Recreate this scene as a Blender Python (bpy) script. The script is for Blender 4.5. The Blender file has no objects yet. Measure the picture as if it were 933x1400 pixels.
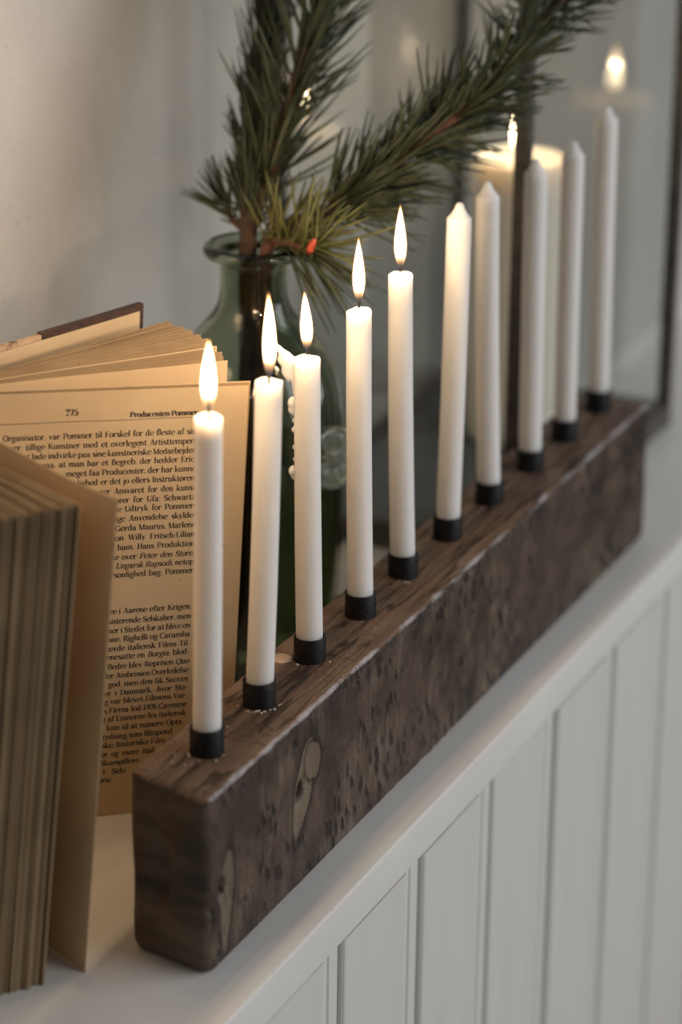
import bpy, math, random
from mathutils import Vector, Matrix, noise

random.seed(7)
sc = bpy.context.scene
col = sc.collection
R = math.radians

# ------------------------------------------------------------------ camera
cam_d = bpy.data.cameras.new('camera')
cam = bpy.data.objects.new('camera', cam_d); col.objects.link(cam)
CP = Vector((0.54444, -1.06607, 0.66885))
CF = Vector((-0.38175409, 0.84991741, -0.36318619))
CU = Vector((-0.16060957, 0.3259668, 0.93163846))
CR = Vector((0.91020238, 0.41398797, 0.01206571))
cam.matrix_world = Matrix(((CR.x, CU.x, -CF.x, CP.x), (CR.y, CU.y, -CF.y, CP.y),
                           (CR.z, CU.z, -CF.z, CP.z), (0, 0, 0, 1)))
cam_d.sensor_fit = 'VERTICAL'; cam_d.sensor_height = 36; cam_d.sensor_width = 24
cam_d.lens = 105
cam_d.clip_start = .05; cam_d.clip_end = 50
cam_d.dof.use_dof = True; cam_d.dof.focus_distance = 1.415; cam_d.dof.aperture_fstop = 4.8
sc.camera = cam

# ------------------------------------------------------------------ world, daylight, exposure
w = bpy.data.worlds.new('world'); sc.world = w; w.use_nodes = True
w.node_tree.nodes['Background'].inputs[0].default_value = (.95, .97, 1, 1)
w.node_tree.nodes['Background'].inputs[1].default_value = .06

def area(name, loc, target, sx, sy, energy, color):
    d = bpy.data.lights.new(name, 'AREA'); d.shape = 'RECTANGLE'; d.size = sx; d.size_y = sy
    d.energy = energy; d.color = color
    o = bpy.data.objects.new(name, d); col.objects.link(o); o.location = loc
    o.rotation_euler = (Vector(target) - Vector(loc)).to_track_quat('-Z', 'Y').to_euler()
    return o
# the room's window, off to the right of the picture
area('window_daylight', (2.0, .75, .85), (0, .3, .05), 2.4, 1.6, 36, (.97, .98, 1.0))
# warm fill added off-frame left, no lamp built, to make the plaster wall glow
ld = bpy.data.lights.new('wall_glow_fill', 'POINT'); ld.energy = .42; ld.color = (1, .68, .38); ld.shadow_soft_size = .05
lo = bpy.data.objects.new('wall_glow_fill', ld); col.objects.link(lo); lo.location = (-.195, .06, .335)

sc.view_settings.view_transform = 'Standard'; sc.view_settings.look = 'None'
sc.view_settings.gamma = 1; sc.view_settings.use_curve_mapping = False
sc.view_settings.exposure = 0

# ------------------------------------------------------------------ helpers
def link(o, parent=None):
    col.objects.link(o)
    if parent is not None: o.parent = parent
    return o

def tag(o, label=None, cat=None, group=None, kind=None):
    if label: o['label'] = label
    if cat: o['category'] = cat
    if group: o['group'] = group
    if kind: o['kind'] = kind
    return o

def empty(name, loc, label, cat, group=None):
    o = bpy.data.objects.new(name, None); o.empty_display_size = .02; o.location = loc
    return tag(link(o), label, cat, group)

class MB:
    def __init__(s): s.v = []; s.f = []
    def add(s, vs, fs):
        n = len(s.v); s.v += [tuple(p) for p in vs]; s.f += [tuple(i + n for i in f) for f in fs]
    def box(s, x0, x1, y0, y1, z0, z1):
        s.add([(x, y, z) for z in (z0, z1) for y in (y0, y1) for x in (x0, x1)],
              [(0, 2, 3, 1), (4, 5, 7, 6), (0, 1, 5, 4), (2, 6, 7, 3), (0, 4, 6, 2), (1, 3, 7, 5)])
    def loft(s, rings, closed=True, cap0=True, cap1=True):
        n = len(rings[0]); vs = [p for r in rings for p in r]; fs = []
        for i in range(len(rings) - 1):
            for j in range(n if closed else n - 1):
                k = (j + 1) % n
                fs.append((i*n+j, i*n+k, (i+1)*n+k, (i+1)*n+j))
        if cap0: fs.append(tuple(reversed(range(n))))
        if cap1: fs.append(tuple((len(rings)-1)*n + j for j in range(n)))
        s.add(vs, fs)
    def lathe(s, prof, n=32, cx=0, cy=0, jitter=None):
        rings = []
        for (r, z) in prof:
            rings.append([(cx + r*math.cos(2*math.pi*j/n), cy + r*math.sin(2*math.pi*j/n), z) for j in range(n)])
        s.loft(rings, True, prof[0][0] > 1e-6, prof[-1][0] > 1e-6)
    def tube(s, pts, rad, n=8):
        pts = [Vector(p) for p in pts]
        if not isinstance(rad, (list, tuple)): rad = [rad]*len(pts)
        rings = []
        t0 = (pts[1]-pts[0]).normalized()
        a = t0.orthogonal().normalized()
        for i, p in enumerate(pts):
            t = (pts[min(i+1, len(pts)-1)] - pts[max(i-1, 0)]).normalized()
            a = (a - t*a.dot(t)).normalized(); b = t.cross(a)
            rings.append([p + (a*math.cos(2*math.pi*j/n) + b*math.sin(2*math.pi*j/n))*rad[i] for j in range(n)])
        s.loft(rings)
    def mesh(s, name, smooth=True, origin=(0, 0, 0)):
        m = bpy.data.meshes.new(name)
        ox, oy, oz = origin
        m.from_pydata([(p[0]-ox, p[1]-oy, p[2]-oz) for p in s.v], [], s.f)
        m.update()
        if smooth: m.polygons.foreach_set('use_smooth', [True]*len(m.polygons))
        return m
    def obj(s, name, mat, parent=None, smooth=True, origin=(0, 0, 0), auto=None):
        m = s.mesh(name, smooth, origin)
        if auto is not None: m.set_sharp_from_angle(angle=R(auto))
        m.materials.append(mat)
        return link(bpy.data.objects.new(name, m), parent)

def catmull(pts, k=8):
    pts = [Vector(p) for p in pts]; out = []
    for i in range(len(pts)-1):
        p0 = pts[max(i-1, 0)]; p1 = pts[i]; p2 = pts[i+1]; p3 = pts[min(i+2, len(pts)-1)]
        for j in range(k):
            t = j/k
            out.append(.5*((2*p1) + (p2-p0)*t + (2*p0-5*p1+4*p2-p3)*t*t + (3*p1-p0-3*p2+p3)*t**3))
    out.append(pts[-1]); return out

# ------------------------------------------------------------------ materials
class NT:
    def __init__(s, name):
        s.m = bpy.data.materials.new(name); s.m.use_nodes = True
        s.t = s.m.node_tree; s.n = s.t.nodes
        s.b = s.n['Principled BSDF']; s.out = s.n['Material Output']
    def new(s, typ, **kw):
        n = s.n.new(typ)
        for k, v in kw.items():
            if k in n.inputs: n.inputs[k].default_value = v
            else: setattr(n, k, v)
        return n
    def l(s, a, b): s.t.links.new(a, b)
    def coord(s, scale=(1, 1, 1), kind='Object'):
        c = s.new('ShaderNodeTexCoord'); mp = s.new('ShaderNodeMapping'); mp.inputs['Scale'].default_value = scale
        s.l(c.outputs[kind], mp.inputs['Vector']); return mp.outputs[0]
    def noise(s, scale, vec, detail=4, rough=.55, dist=0):
        n = s.new('ShaderNodeTexNoise'); n.inputs['Scale'].default_value = scale
        n.inputs['Detail'].default_value = detail; n.inputs['Roughness'].default_value = rough
        n.inputs['Distortion'].default_value = dist
        s.l(vec, n.inputs['Vector']); return n.outputs['Fac']
    def ramp(s, fac, stops):
        r = s.new('ShaderNodeValToRGB'); e = r.color_ramp.elements
        while len(e) < len(stops): e.new(.5)
        for el, (p, c) in zip(e, stops):
            el.position = p; el.color = (c[0], c[1], c[2], 1) if isinstance(c, (tuple, list)) else (c, c, c, 1)
        s.l(fac, r.inputs[0]); return r.outputs[0]
    def mix(s, fac, a, b, mode='MIX'):
        n = s.new('ShaderNodeMix'); n.data_type = 'RGBA'; n.blend_type = mode
        for sock, v in ((0, fac), (6, a), (7, b)):
            if hasattr(v, 'is_output'): s.l(v, n.inputs[sock])
            elif sock == 0: n.inputs[0].default_value = v
            else: n.inputs[sock].default_value = (v[0], v[1], v[2], 1)
        return n.outputs[2]
    def math(s, op, a, b=0, c=None):
        n = s.new('ShaderNodeMath'); n.operation = op
        for i, v in enumerate((a, b, c)):
            if v is None: continue
            if hasattr(v, 'is_output'): s.l(v, n.inputs[i])
            else: n.inputs[i].default_value = v
        return n.outputs[0]
    def bump(s, h, strength=.3, dist=.001):
        b = s.new('ShaderNodeBump'); b.inputs['Strength'].default_value = strength; b.inputs['Distance'].default_value = dist
        s.l(h, b.inputs['Height']); s.l(b.outputs[0], s.b.inputs['Normal'])
    def set(s, **kw):
        for k, v in kw.items():
            k = k.replace('_', ' ')
            if hasattr(v, 'is_output'): s.l(v, s.b.inputs[k])
            else: s.b.inputs[k].default_value = (v[0], v[1], v[2], 1) if isinstance(v, tuple) and len(v) == 3 and k != 'Subsurface Radius' else v

def simple(name, color, rough=.6, var=.15, scale=200, bump=.0, metal=0):
    t = NT(name); v = t.coord(); n = t.noise(scale, v)
    lo = tuple(c*(1-var) for c in color); hi = tuple(min(1, c*(1+var)) for c in color)
    t.set(Base_Color=t.ramp(n, [(.3, lo), (.7, hi)]), Roughness=rough, Metallic=metal)
    if bump: t.bump(n, bump)
    return t.m

def m_paint():
    t = NT('white_paint'); v = t.coord()
    a = t.noise(9, v, 5); sp = t.noise(160, v, 3); fine = t.noise(900, v, 2)
    base = t.ramp(a, [(.3, (.70, .685, .65)), (.7, (.77, .76, .73))])
    chips = t.ramp(sp, [(.735, 0), (.76, 1)])
    c = t.mix(chips, base, (.42, .33, .26))
    t.set(Base_Color=c, Roughness=.42)
    t.bump(fine, .25, .0004)
    return t.m

def m_board():
    t = NT('painted_board'); v = t.coord((1, 1, .12))
    a = t.noise(60, v, 4); f = t.noise(500, v, 2)
    t.set(Base_Color=t.ramp(a, [(.25, (.66, .65, .61)), (.75, (.72, .715, .68))]), Roughness=.4)
    t.bump(f, .12, .0005)
    return t.m

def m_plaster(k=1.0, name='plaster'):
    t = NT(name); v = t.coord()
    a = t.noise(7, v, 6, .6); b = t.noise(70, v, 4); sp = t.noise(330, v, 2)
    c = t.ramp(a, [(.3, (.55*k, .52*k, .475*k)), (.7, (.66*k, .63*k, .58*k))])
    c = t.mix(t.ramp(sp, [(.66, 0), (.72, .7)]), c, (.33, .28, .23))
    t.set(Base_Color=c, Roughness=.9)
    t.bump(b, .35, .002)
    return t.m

def m_beam():
    t = NT('old_beam_wood')
    v = t.coord()
    sep = t.new('ShaderNodeSeparateXYZ'); t.l(v, sep.inputs[0]); X, Y, Z = sep.outputs
    geo = t.new('ShaderNodeNewGeometry'); ns = t.new('ShaderNodeSeparateXYZ'); t.l(geo.outputs['Normal'], ns.inputs[0])
    # top: grain running along the beam
    g1 = t.noise(1, t.coord((260, 9, 260)), 6, .65, .6); g2 = t.noise(14, v, 4)
    top = t.ramp(g1, [(.28, (.06, .032, .018)), (.5, (.15, .092, .058)), (.75, (.25, .165, .11))])
    top = t.mix(t.ramp(g2, [(.35, .0), (.7, .55)]), top, (.17, .12, .095))
    # cracks along the grain
    ck = t.noise(1, t.coord((95, 7, 95)), 3, .5, .4)
    top = t.mix(t.ramp(t.math('ABSOLUTE', t.math('SUBTRACT', ck, .5)), [(.0, .85), (.012, .7), (.026, 0)]), top, (.018, .011, .008))
    # sides: upright saw and hatchet marks, blotches, a reddish cast
    s1 = t.noise(1, t.coord((40, 150, 30)), 5, .6, .8); s2 = t.noise(26, v, 6, .65); s3 = t.noise(1, t.coord((60, 55, 13)), 3, .5, .5)
    side = t.ramp(s2, [(.36, (.024, .016, .011)), (.47, (.066, .044, .030)), (.56, (.125, .088, .060)), (.68, (.20, .150, .106))])
    fine = t.noise(1, t.coord((300, 420, 60)), 4, .6)
    side = t.mix(t.ramp(fine, [(.35, .55), (.6, 0)]), side, (.03, .02, .014))
    # hatchet strokes: short slanting dark nicks in drifts
    cb = t.new('ShaderNodeCombineXYZ')
    wob = t.math('MULTIPLY', t.math('SUBTRACT', s2, .5), .010)
    t.l(t.math('MULTIPLY', t.math('ADD', t.math('ADD', Y, t.math('MULTIPLY', Z, .22)), wob), 150), cb.inputs[1]); t.l(t.math('MULTIPLY', t.math('ADD', Z, wob), 62), cb.inputs[2])
    vo = t.new('ShaderNodeTexVoronoi'); vo.voronoi_dimensions = '2D'
    cb2 = t.new('ShaderNodeCombineXYZ'); sp2 = t.new('ShaderNodeSeparateXYZ'); t.l(cb.outputs[0], sp2.inputs[0]); t.l(sp2.outputs[1], cb2.inputs[0]); t.l(sp2.outputs[2], cb2.inputs[1])
    t.l(cb2.outputs[0], vo.inputs['Vector']); vo.inputs['Scale'].default_value = 1.0
    drift = t.noise(1, t.coord((30, 24, 34)), 3, .55)
    nick = t.math('MULTIPLY', t.ramp(vo.outputs['Distance'], [(.20, 1), (.36, 0)]), t.ramp(drift, [(.47, 0), (.58, 1)]))
    side = t.mix(t.math('MULTIPLY', nick, .92), side, (.012, .009, .007))
    side = t.mix(t.ramp(s1, [(.60, 0), (.70, .75)]), side, (.02, .014, .010))
    side = t.mix(t.ramp(s3, [(.60, 0), (.70, .6)]), side, (.032, .021, .016))
    side = t.mix(t.ramp(t.noise(9, v, 2), [(.50, 0), (.66, .3)]), side, (.095, .060, .046))
    # knots: pale rings of heartwood round the two holes
    def blob(y, z, ry, rz, tilt):
        dy = t.math('SUBTRACT', Y, y); dz = t.math('SUBTRACT', Z, z)
        dy2 = t.math('ADD', dy, t.math('MULTIPLY', dz, tilt))
        q = t.math('ADD', t.math('POWER', t.math('ABSOLUTE', t.math('DIVIDE', dy2, ry)), 2.0), t.math('POWER', t.math('ABSOLUTE', t.math('DIVIDE', dz, rz)), 2.0))
        q = t.math('ADD', q, t.math('MULTIPLY', t.math('SUBTRACT', s2, .5), 2.2))
        return q
    for (y, z, ry, rz, tl, cc) in KNOTS:
        q = blob(y, z, ry, rz, tl)
        qh = t.math('MULTIPLY', q, .4)
        side = t.mix(t.ramp(qh, [(.36, 0), (.42, .85), (.5, .6), (.75, 0)]), side, (.016, .012, .010))
        side = t.mix(t.ramp(q, [(.0, .95), (.8, .8), (1, 0)]), side, cc)
        side = t.mix(t.ramp(q, [(.92, 0), (1, .0), (1, 0)]), side, (.025, .02, .016))
    for (y, z, ry, rz, tl) in HOLES:
        dy = t.math('SUBTRACT', Y, y); dz = t.math('SUBTRACT', Z, z); dy = t.math('ADD', dy, t.math('MULTIPLY', dz, tl))
        q = t.math('ADD', t.math('POWER', t.math('ABSOLUTE', t.math('DIVIDE', dy, ry)), 2.0), t.math('POWER', t.math('ABSOLUTE', t.math('DIVIDE', dz, rz)), 2.0))
        side = t.mix(t.ramp(q, [(.5, 1), (.9, 0)]), side, (.008, .006, .005))
    # ends: horizontal bands of growth
    e1 = t.noise(1, t.coord((7, 12, 38)), 6, .65, .35)
    end = t.ramp(e1, [(.34, (.018, .013, .010)), (.46, (.045, .031, .023)), (.58, (.10, .070, .048)), (.72, (.15, .11, .075))])
    ay = t.math('ABSOLUTE', ns.outputs[1]); fz = t.ramp(ns.outputs[2], [(.45, 0), (.75, 1)])
    c = t.mix(t.ramp(ay, [(.45, 0), (.7, 1)]), side, end)
    c = t.mix(fz, c, top)
    # worn, rubbed arris along the front top edge, paled to paint in its highlight
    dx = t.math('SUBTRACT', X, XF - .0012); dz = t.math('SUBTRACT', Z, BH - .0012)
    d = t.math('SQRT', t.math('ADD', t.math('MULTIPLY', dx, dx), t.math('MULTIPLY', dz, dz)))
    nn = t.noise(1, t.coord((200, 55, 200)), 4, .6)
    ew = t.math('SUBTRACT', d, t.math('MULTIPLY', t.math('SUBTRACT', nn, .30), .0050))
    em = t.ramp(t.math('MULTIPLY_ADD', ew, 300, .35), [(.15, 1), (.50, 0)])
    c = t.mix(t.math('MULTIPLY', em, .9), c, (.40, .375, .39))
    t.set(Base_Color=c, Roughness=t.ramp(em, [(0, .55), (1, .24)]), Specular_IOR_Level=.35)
    h = t.math('ADD', t.math('ADD', t.math('MULTIPLY', g1, .5), t.math('MULTIPLY', s1, -.6)), t.math('ADD', t.math('MULTIPLY', nick, -.9), t.math('MULTIPLY', s2, .8)))
    t.bump(h, .8, .0016)
    return t.m

def m_wax(name, color, ss=.6, sc_=.006):
    t = NT(name); v = t.coord(); n = t.noise(90, v, 3)
    t.set(Base_Color=t.ramp(n, [(.3, tuple(c*.96 for c in color)), (.7, color)]), Roughness=.42, Subsurface_Weight=1.0, Subsurface_Scale=sc_)
    t.b.inputs['Subsurface Radius'].default_value = (1.0, .85, .72)
    t.bump(t.noise(260, v, 2), .08, .0006)
    return t.m

def m_flame(name, zlen, lo, mid, hi):
    """burning gas: blue and thin at the wick, blinding above"""
    t = NT(name); c = t.new('ShaderNodeTexCoord'); sp = t.new('ShaderNodeSeparateXYZ'); t.l(c.outputs['Object'], sp.inputs[0])
    f = t.math('DIVIDE', sp.outputs[2], zlen)
    colr = t.ramp(f, [(0, (.14, .18, .34)), (.06, (.45, .34, .3)), (.12, (1, .5, .16)), (.3, (1, .8, .5)), (.8, (1, .74, .42)), (1, (1, .5, .16))])
    st = t.ramp(f, [(0, lo/hi), (.09, mid/hi), (.17, .06), (.27, .5), (.4, 1), (.8, .7), (.93, .3), (1, .1)])
    em = t.new('ShaderNodeEmission'); t.l(colr, em.inputs[0]); t.l(t.math('MULTIPLY', st, hi), em.inputs[1])
    tr = t.new('ShaderNodeBsdfTransparent'); mx = t.new('ShaderNodeAddShader')
    t.l(tr.outputs[0], mx.inputs[0]); t.l(em.outputs[0], mx.inputs[1])
    t.l(mx.outputs[0], t.out.inputs[0]); return t.m

def m_mantle(name, zlen):
    t = NT(name); c = t.new('ShaderNodeTexCoord'); sp = t.new('ShaderNodeSeparateXYZ'); t.l(c.outputs['Object'], sp.inputs[0])
    f = t.math('DIVIDE', sp.outputs[2], zlen)
    em = t.new('ShaderNodeEmission'); t.l(t.ramp(f, [(0, (.03, .04, .07)), (.15, (.10, .08, .07)), (.35, (1, .45, .12))]), em.inputs[0])
    em.inputs[1].default_value = .3
    tr = t.new('ShaderNodeBsdfTransparent'); mx = t.new('ShaderNodeAddShader')
    t.l(tr.outputs[0], mx.inputs[0]); t.l(em.outputs[0], mx.inputs[1]); t.l(mx.outputs[0], t.out.inputs[0]); return t.m

def m_pane():
    t = NT('window_glass'); tr = t.new('ShaderNodeBsdfTransparent'); tr.inputs[0].default_value = (.975, .985, .98, 1)
    gl = t.new('ShaderNodeBsdfGlossy'); gl.inputs['Roughness'].default_value = .0
    fr = t.new('ShaderNodeFresnel'); fr.inputs['IOR'].default_value = 1.7
    wv = t.noise(25, t.coord(), 2)
    geo = t.new('ShaderNodeNewGeometry')
    fac = t.math('MULTIPLY', fr.outputs[0], t.math('SUBTRACT', 1.0, geo.outputs['Backfacing']))
    mx = t.new('ShaderNodeMixShader'); t.l(fac, mx.inputs[0]); t.l(tr.outputs[0], mx.inputs[1]); t.l(gl.outputs[0], mx.inputs[2])
    b = t.new('ShaderNodeBump'); b.inputs['Strength'].default_value = .03; b.inputs['Distance'].default_value = .001
    t.l(wv, b.inputs['Height']); t.l(b.outputs[0], gl.inputs['Normal'])
    t.l(mx.outputs[0], t.out.inputs[0]); return t.m

def m_glass(name, color, ior=1.45, rough=.02, tw=1.0):
    t = NT(name); n = t.noise(30, t.coord(), 3)
    t.set(Base_Color=t.ramp(n, [(.3, tuple(c*.9 for c in color)), (.7, color)]), Roughness=rough, Transmission_Weight=tw, IOR=ior)
    t.bump(t.noise(55, t.coord(), 2), .06, .001)
    return t.m

def m_paper(name, c0, c1, trans=.22):
    t = NT(name); v = t.coord()
    n = t.noise(18, v, 5); f = t.noise(700, v, 2); sp = t.noise(240, v, 2)
    c = t.ramp(n, [(.3, c0), (.7, c1)])
    c = t.mix(t.ramp(sp, [(.72, 0), (.76, .5)]), c, tuple(a*.6 for a in c0))
    t.set(Base_Color=c, Roughness=.85, Specular_IOR_Level=.15)
    t.bump(f, .12, .0003)
    tl = t.new('ShaderNodeBsdfTranslucent'); t.l(c, tl.inputs[0]); mx = t.new('ShaderNodeMixShader'); mx.inputs[0].default_value = trans
    t.l(t.b.outputs[0], mx.inputs[1]); t.l(tl.outputs[0], mx.inputs[2]); t.l(mx.outputs[0], t.out.inputs[0])
    return t.m

XF, XB, BH = .0243, -.0205, .0878          # beam front, back, height
BY0, BY1 = -.0369, .5406
BO = (0.002, .25, 0)                        # beam origin
# (y, z, radii, tilt, colour) in the beam's own coordinates
KNOTS = [(.055-.25, .050, .0105, .024, -.35, (.20, .155, .105)), (.066-.25, .0600, .0085, .010, .1, (.17, .125, .082)),
         (-.0235-.25, .030, .006, .024, -.1, (.17, .13, .09))]
HOLES = [(.0521-.25, .0489, .0034, .0052, -.3), (-.0256-.25, .0385, .0026, .0050, -.1)]
XF0 = XF
M = {}
XF_w = XF
XF = XF_w - BO[0]
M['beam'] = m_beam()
XF = XF_w
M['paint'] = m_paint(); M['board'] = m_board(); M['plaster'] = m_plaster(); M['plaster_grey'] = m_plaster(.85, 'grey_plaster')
M['iron'] = simple('black_iron', (.018, .017, .017), .5, .4, 300, .3, .6)
M['lantern_iron'] = simple('lantern_iron', (.075, .066, .06), .42, .35, 120, .1, .15)
M['zinc'] = simple('lantern_tray', (.12, .125, .125), .5, .2, 40, .1, .3)
M['wax'] = m_wax('candle_wax', (.83, .80, .765), 1, .013)
M['wax_pillar'] = m_wax('pillar_wax', (.86, .80, .70), 1, .012)
M['wick'] = simple('burnt_wick', (.012, .01, .01), .9, .3, 900)
M['wick_new'] = simple('waxed_wick', (.6, .55, .48), .7, .2, 900)
M['pane'] = m_pane()
M['vase'] = m_glass('green_glass', (.50, .565, .45), 1.52); M['water'] = m_glass('vase_water', (.34, .36, .22), 1.33, 0)
M['clear'] = m_glass('clear_glass', (.70, .78, .70), 1.4, .10, .86)
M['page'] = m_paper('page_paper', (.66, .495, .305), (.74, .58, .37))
M['page_shaded'] = m_paper('shaded_paper', (.31, .215, .12), (.47, .34, .20))  # darker copy of the page paper: fore-edge shade put into the colour
M['endpaper'] = m_paper('endpaper', (.66, .50, .31), (.73, .57, .37))
M['ink'] = simple('printing_ink', (.035, .025, .02), .8, .3, 900)
M['bark'] = simple('pine_bark', (.075, .042, .026), .85, .5, 150, .8)
M['twig'] = simple('reddish_twig', (.12, .05, .028), .8, .4, 200, .6)
M['bud'] = simple('red_bud', (.45, .07, .035), .6, .3, 300, .3)
M['speck'] = simple('wax_drip', (.7, .62, .54), .5, .1, 300)

def m_needles(name, a, b):
    t = NT(name); n = t.noise(35, t.coord(), 2)
    t.set(Base_Color=t.ramp(n, [(.35, a), (.65, b)]), Roughness=.45); return t.m
M['needle'] = m_needles('pine_needle', (.034, .046, .020), (.072, .086, .036))
M['needle_y'] = m_needles('flamelit_needle', (.07, .088, .028), (.165, .16, .05))  # yellower copy of the pine needles: flame glow put into the colour

def m_marble():
    t = NT('marbled_board'); v = t.coord()
    n = t.noise(55, v, 3, .5, 1.5)
    t.set(Base_Color=t.ramp(n, [(.40, (.04, .02, .015)), (.5, (.45, .30, .18)), (.62, (.55, .40, .26)), (.70, (.06, .03, .02))]), Roughness=.6)
    return t.m
M['marble'] = m_marble(); M['leather'] = simple('worn_leather', (.055, .026, .018), .5, .4, 220, .4)

# ================================================================== THE SETTING
XS = .0464                                   # front edge of the ledge
# ledge: flat top, softened nosing, upright front face
mb = MB()
prof = [(-.235, 0), (.0400, 0), (.0412, -.0001), (.0448, -.0006), (.0456, -.0008), (XS-.0003, -.0012), (XS, -.0020), (XS, -.0222), (XS-.0006, -.0226), (-.235, -.0226)]
ys = [-1.2 + 3.2*i/160 for i in range(161)]
rings = []
for y in ys:
    wv = .0005*noise.noise((y*6, 2, 0)); wz = .0004*noise.noise((y*9, 7, 0))
    rings.append([(x + (wv if x > .03 else 0), y, z + (wz if z < -.02 and x > .03 else 0)) for x, z in prof])
mb.loft(rings)
ledge = mb.obj('trim_1', M['paint'], None, True, auto=35)
tag(ledge, 'white painted wooden ledge on top of the panelled half wall', kind='structure')

# panelled half wall: backing and one object for each board
mb = MB(); mb.box(-.235, XS-.0085, -1.2, 2.0, -.9, -.0226)
wainscot = mb.obj('wall_front', M['paint'], None, False)
tag(wainscot, 'white tongue and groove panelled half wall under the ledge', kind='structure')
GW = .0205; PITCH = .0951; Y0 = .0537
bm_ = MB()
# cross-section of one board with its bead, in local y from 0 (board's near edge) to PITCH
xs_ = XS - .0004
sec = [(xs_-.0034, 0.0), (xs_-.0016, .0006), (xs_-.0004, .0016), (xs_, .0026), (xs_, PITCH-GW-.0020), (xs_-.0004, PITCH-GW-.0008), (xs_-.0022, PITCH-GW+.0022),
       (xs_-.0026, PITCH-GW+.0070), (xs_-.0016, PITCH-GW+.0080), (xs_-.0016, PITCH-GW+.0090), (xs_-.0027, PITCH-GW+.0100), (xs_-.0029, PITCH-.0004),
       (xs_-.0085, PITCH-.0004), (xs_-.0085, 0)]
bm_.loft([[(x, y, z) for x, y in sec] for z in (-.897, -.0238)])
bmesh_ = bm_.mesh('board', False)
bmesh_.materials.append(M['board'])
for k in range(-8, 18):
    o = bpy.data.objects.new('board', bmesh_); o.location = (.0004*math.sin(k*2.3), Y0 + k*PITCH, 0); link(o, wainscot)

# plaster wall behind and the return beyond the lantern
def plaster_wall(name, x0, x1, y0, y1, z0, z1, axis):
    mb = MB(); n = 60
    if axis == 'x':
        g = [(x1 + .0012*noise.noise((y*5, z*5, 3)), y, z) for z in [z0+(z1-z0)*i/n for i in range(n+1)] for y in [y0+(y1-y0)*j/n for j in range(n+1)]]
        mb.add(g, [(i*(n+1)+j, i*(n+1)+j+1, (i+1)*(n+1)+j+1, (i+1)*(n+1)+j) for i in range(n) for j in range(n)])
        mb.box(x0, x1-.004, y0, y1, z0, z1)
    o = mb.obj(name, M['plaster'], None, True, auto=30)
    return o
wb = plaster_wall('wall_back', -.36, -.236, -1.2, .71, -.9, 1.7, 'x')
tag(wb, 'mottled beige plaster wall behind the ledge', kind='structure')
mb = MB()
sec = [(-.36, .7105), (-.236, .7105), (-.097, .824), (-.0935, .8275), (-.0915, .83), (-.0915, 2.0), (-.36, 2.0)]
mb.loft([[(x + (.0008*noise.noise((z*4, y, 1))), y, z) for x, y in sec] for z in [.0005 + 1.7*i/30 for i in range(31)]])
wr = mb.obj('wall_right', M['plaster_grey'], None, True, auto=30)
tag(wr, 'grey plaster wall return beyond the glass lantern', kind='structure')
mb = MB(); mb.box(-.36, 3.0, -2.6, 2.6, -.92, -.9)
fl = mb.obj('floor', simple('floor_boards', (.30, .24, .18), .6, .2, 8), None, False); tag(fl, 'plain wooden floor below', kind='structure')

# ================================================================== CANDLE HOLDER BEAM
holder = empty('candle_holder', BO, 'rough dark wooden beam with ten black iron cups holding white candles', 'candle holder')
def beam_point(u, y, k):
    """u: 0..1 round the section; k: inset scale for end rings"""
    cx, cz = (XF+XB)/2, BH/2; hw, hh = (XF-XB)/2, BH/2
    return cx, cz, hw, hh
def rounded_section(r, step=.0016):
    pts = []
    hw, hh = (XF-XB)/2, BH/2; cx, cz = (XF+XB)/2, BH/2
    rb = .0055
    cs = [(hw-rb, -hh+rb, -90, rb), (hw-r, hh-r, 0, r), (-hw+r, hh-r, 90, r), (-hw+rb, -hh+rb, 180, rb)]
    arcs = []
    for (ax, az, a0, r) in cs:
        arcs.append([(cx+ax+r*math.cos(R(a0+a*18)), cz+az+r*math.sin(R(a0+a*18))) for a in range(6)])
    for i in range(4):
        pts += arcs[i]
        p = arcs[i][-1]; q = arcs[(i+1) % 4][0]
        d = math.hypot(q[0]-p[0], q[1]-p[1]); n = max(2, int(d/step))
        for j in range(1, n): pts.append((p[0]+(q[0]-p[0])*j/n, p[1]+(q[1]-p[1])*j/n))
    return pts
SEC = rounded_section(.0020)
CX, CZ = (XF+XB)/2, BH/2
def displace(x, y, z):
    nx = 1 if x > XF-.0026 else (-1 if x < XB+.0026 else 0)
    nz = 1 if z > BH-.0026 else (-1 if z < .0026 else 0)
    d = .0012*noise.noise((x*9, y*7, z*9)) + .0005*noise.noise((x*60, y*40, z*40))
    if nx: d += .0007*noise.noise((3, y*110, z*24)) - .0011*max(0, noise.noise((5, y*75, z*20+4))-.18)
    if nz == 1: d += .00035*noise.noise((x*300, y*12, 1))
    # chipped arris
    if x > XF-.004 and z > BH-.004: d -= .0024*max(0, noise.noise((y*45, 1.5, 9))-.15)
    if nx == 1:
        for (hy, hz, ry, rz, tl) in HOLES:
            dz = z-hz; dy = (y-(hy+.25)) + dz*tl
            q = (dy/ry)**2 + (dz/rz)**2
            if q < 6: d -= .009*math.exp(-q*1.3)
        for (hy, hz, ry, rz, tl, cc) in KNOTS:
            dz = z-hz; dy = (y-(hy+.25)) + dz*tl
            q = (dy/ry)**2 + (dz/rz)**2
            if q < 5: d -= .0012*math.exp(-q*1.2)
    if nz == -1: d = min(d, 0)*.3
    ex, ez = nx, (nz if nz != -1 else 0)
    l = math.hypot(ex, ez) or 1
    # rounded underside near the near end
    return x + d*ex/l, y, max(0.0, z + d*ez/l)
mb = MB(); rings = []
ylist = []
rc = .0055
for i in range(5): ylist.append((BY0 + rc*(1-math.sin(R(90*i/5))) if False else BY0 + rc*(1-math.cos(R(90*(i)/5))), rc*(1-math.sin(R(90*(i)/5)))))
n_main = 330
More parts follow.
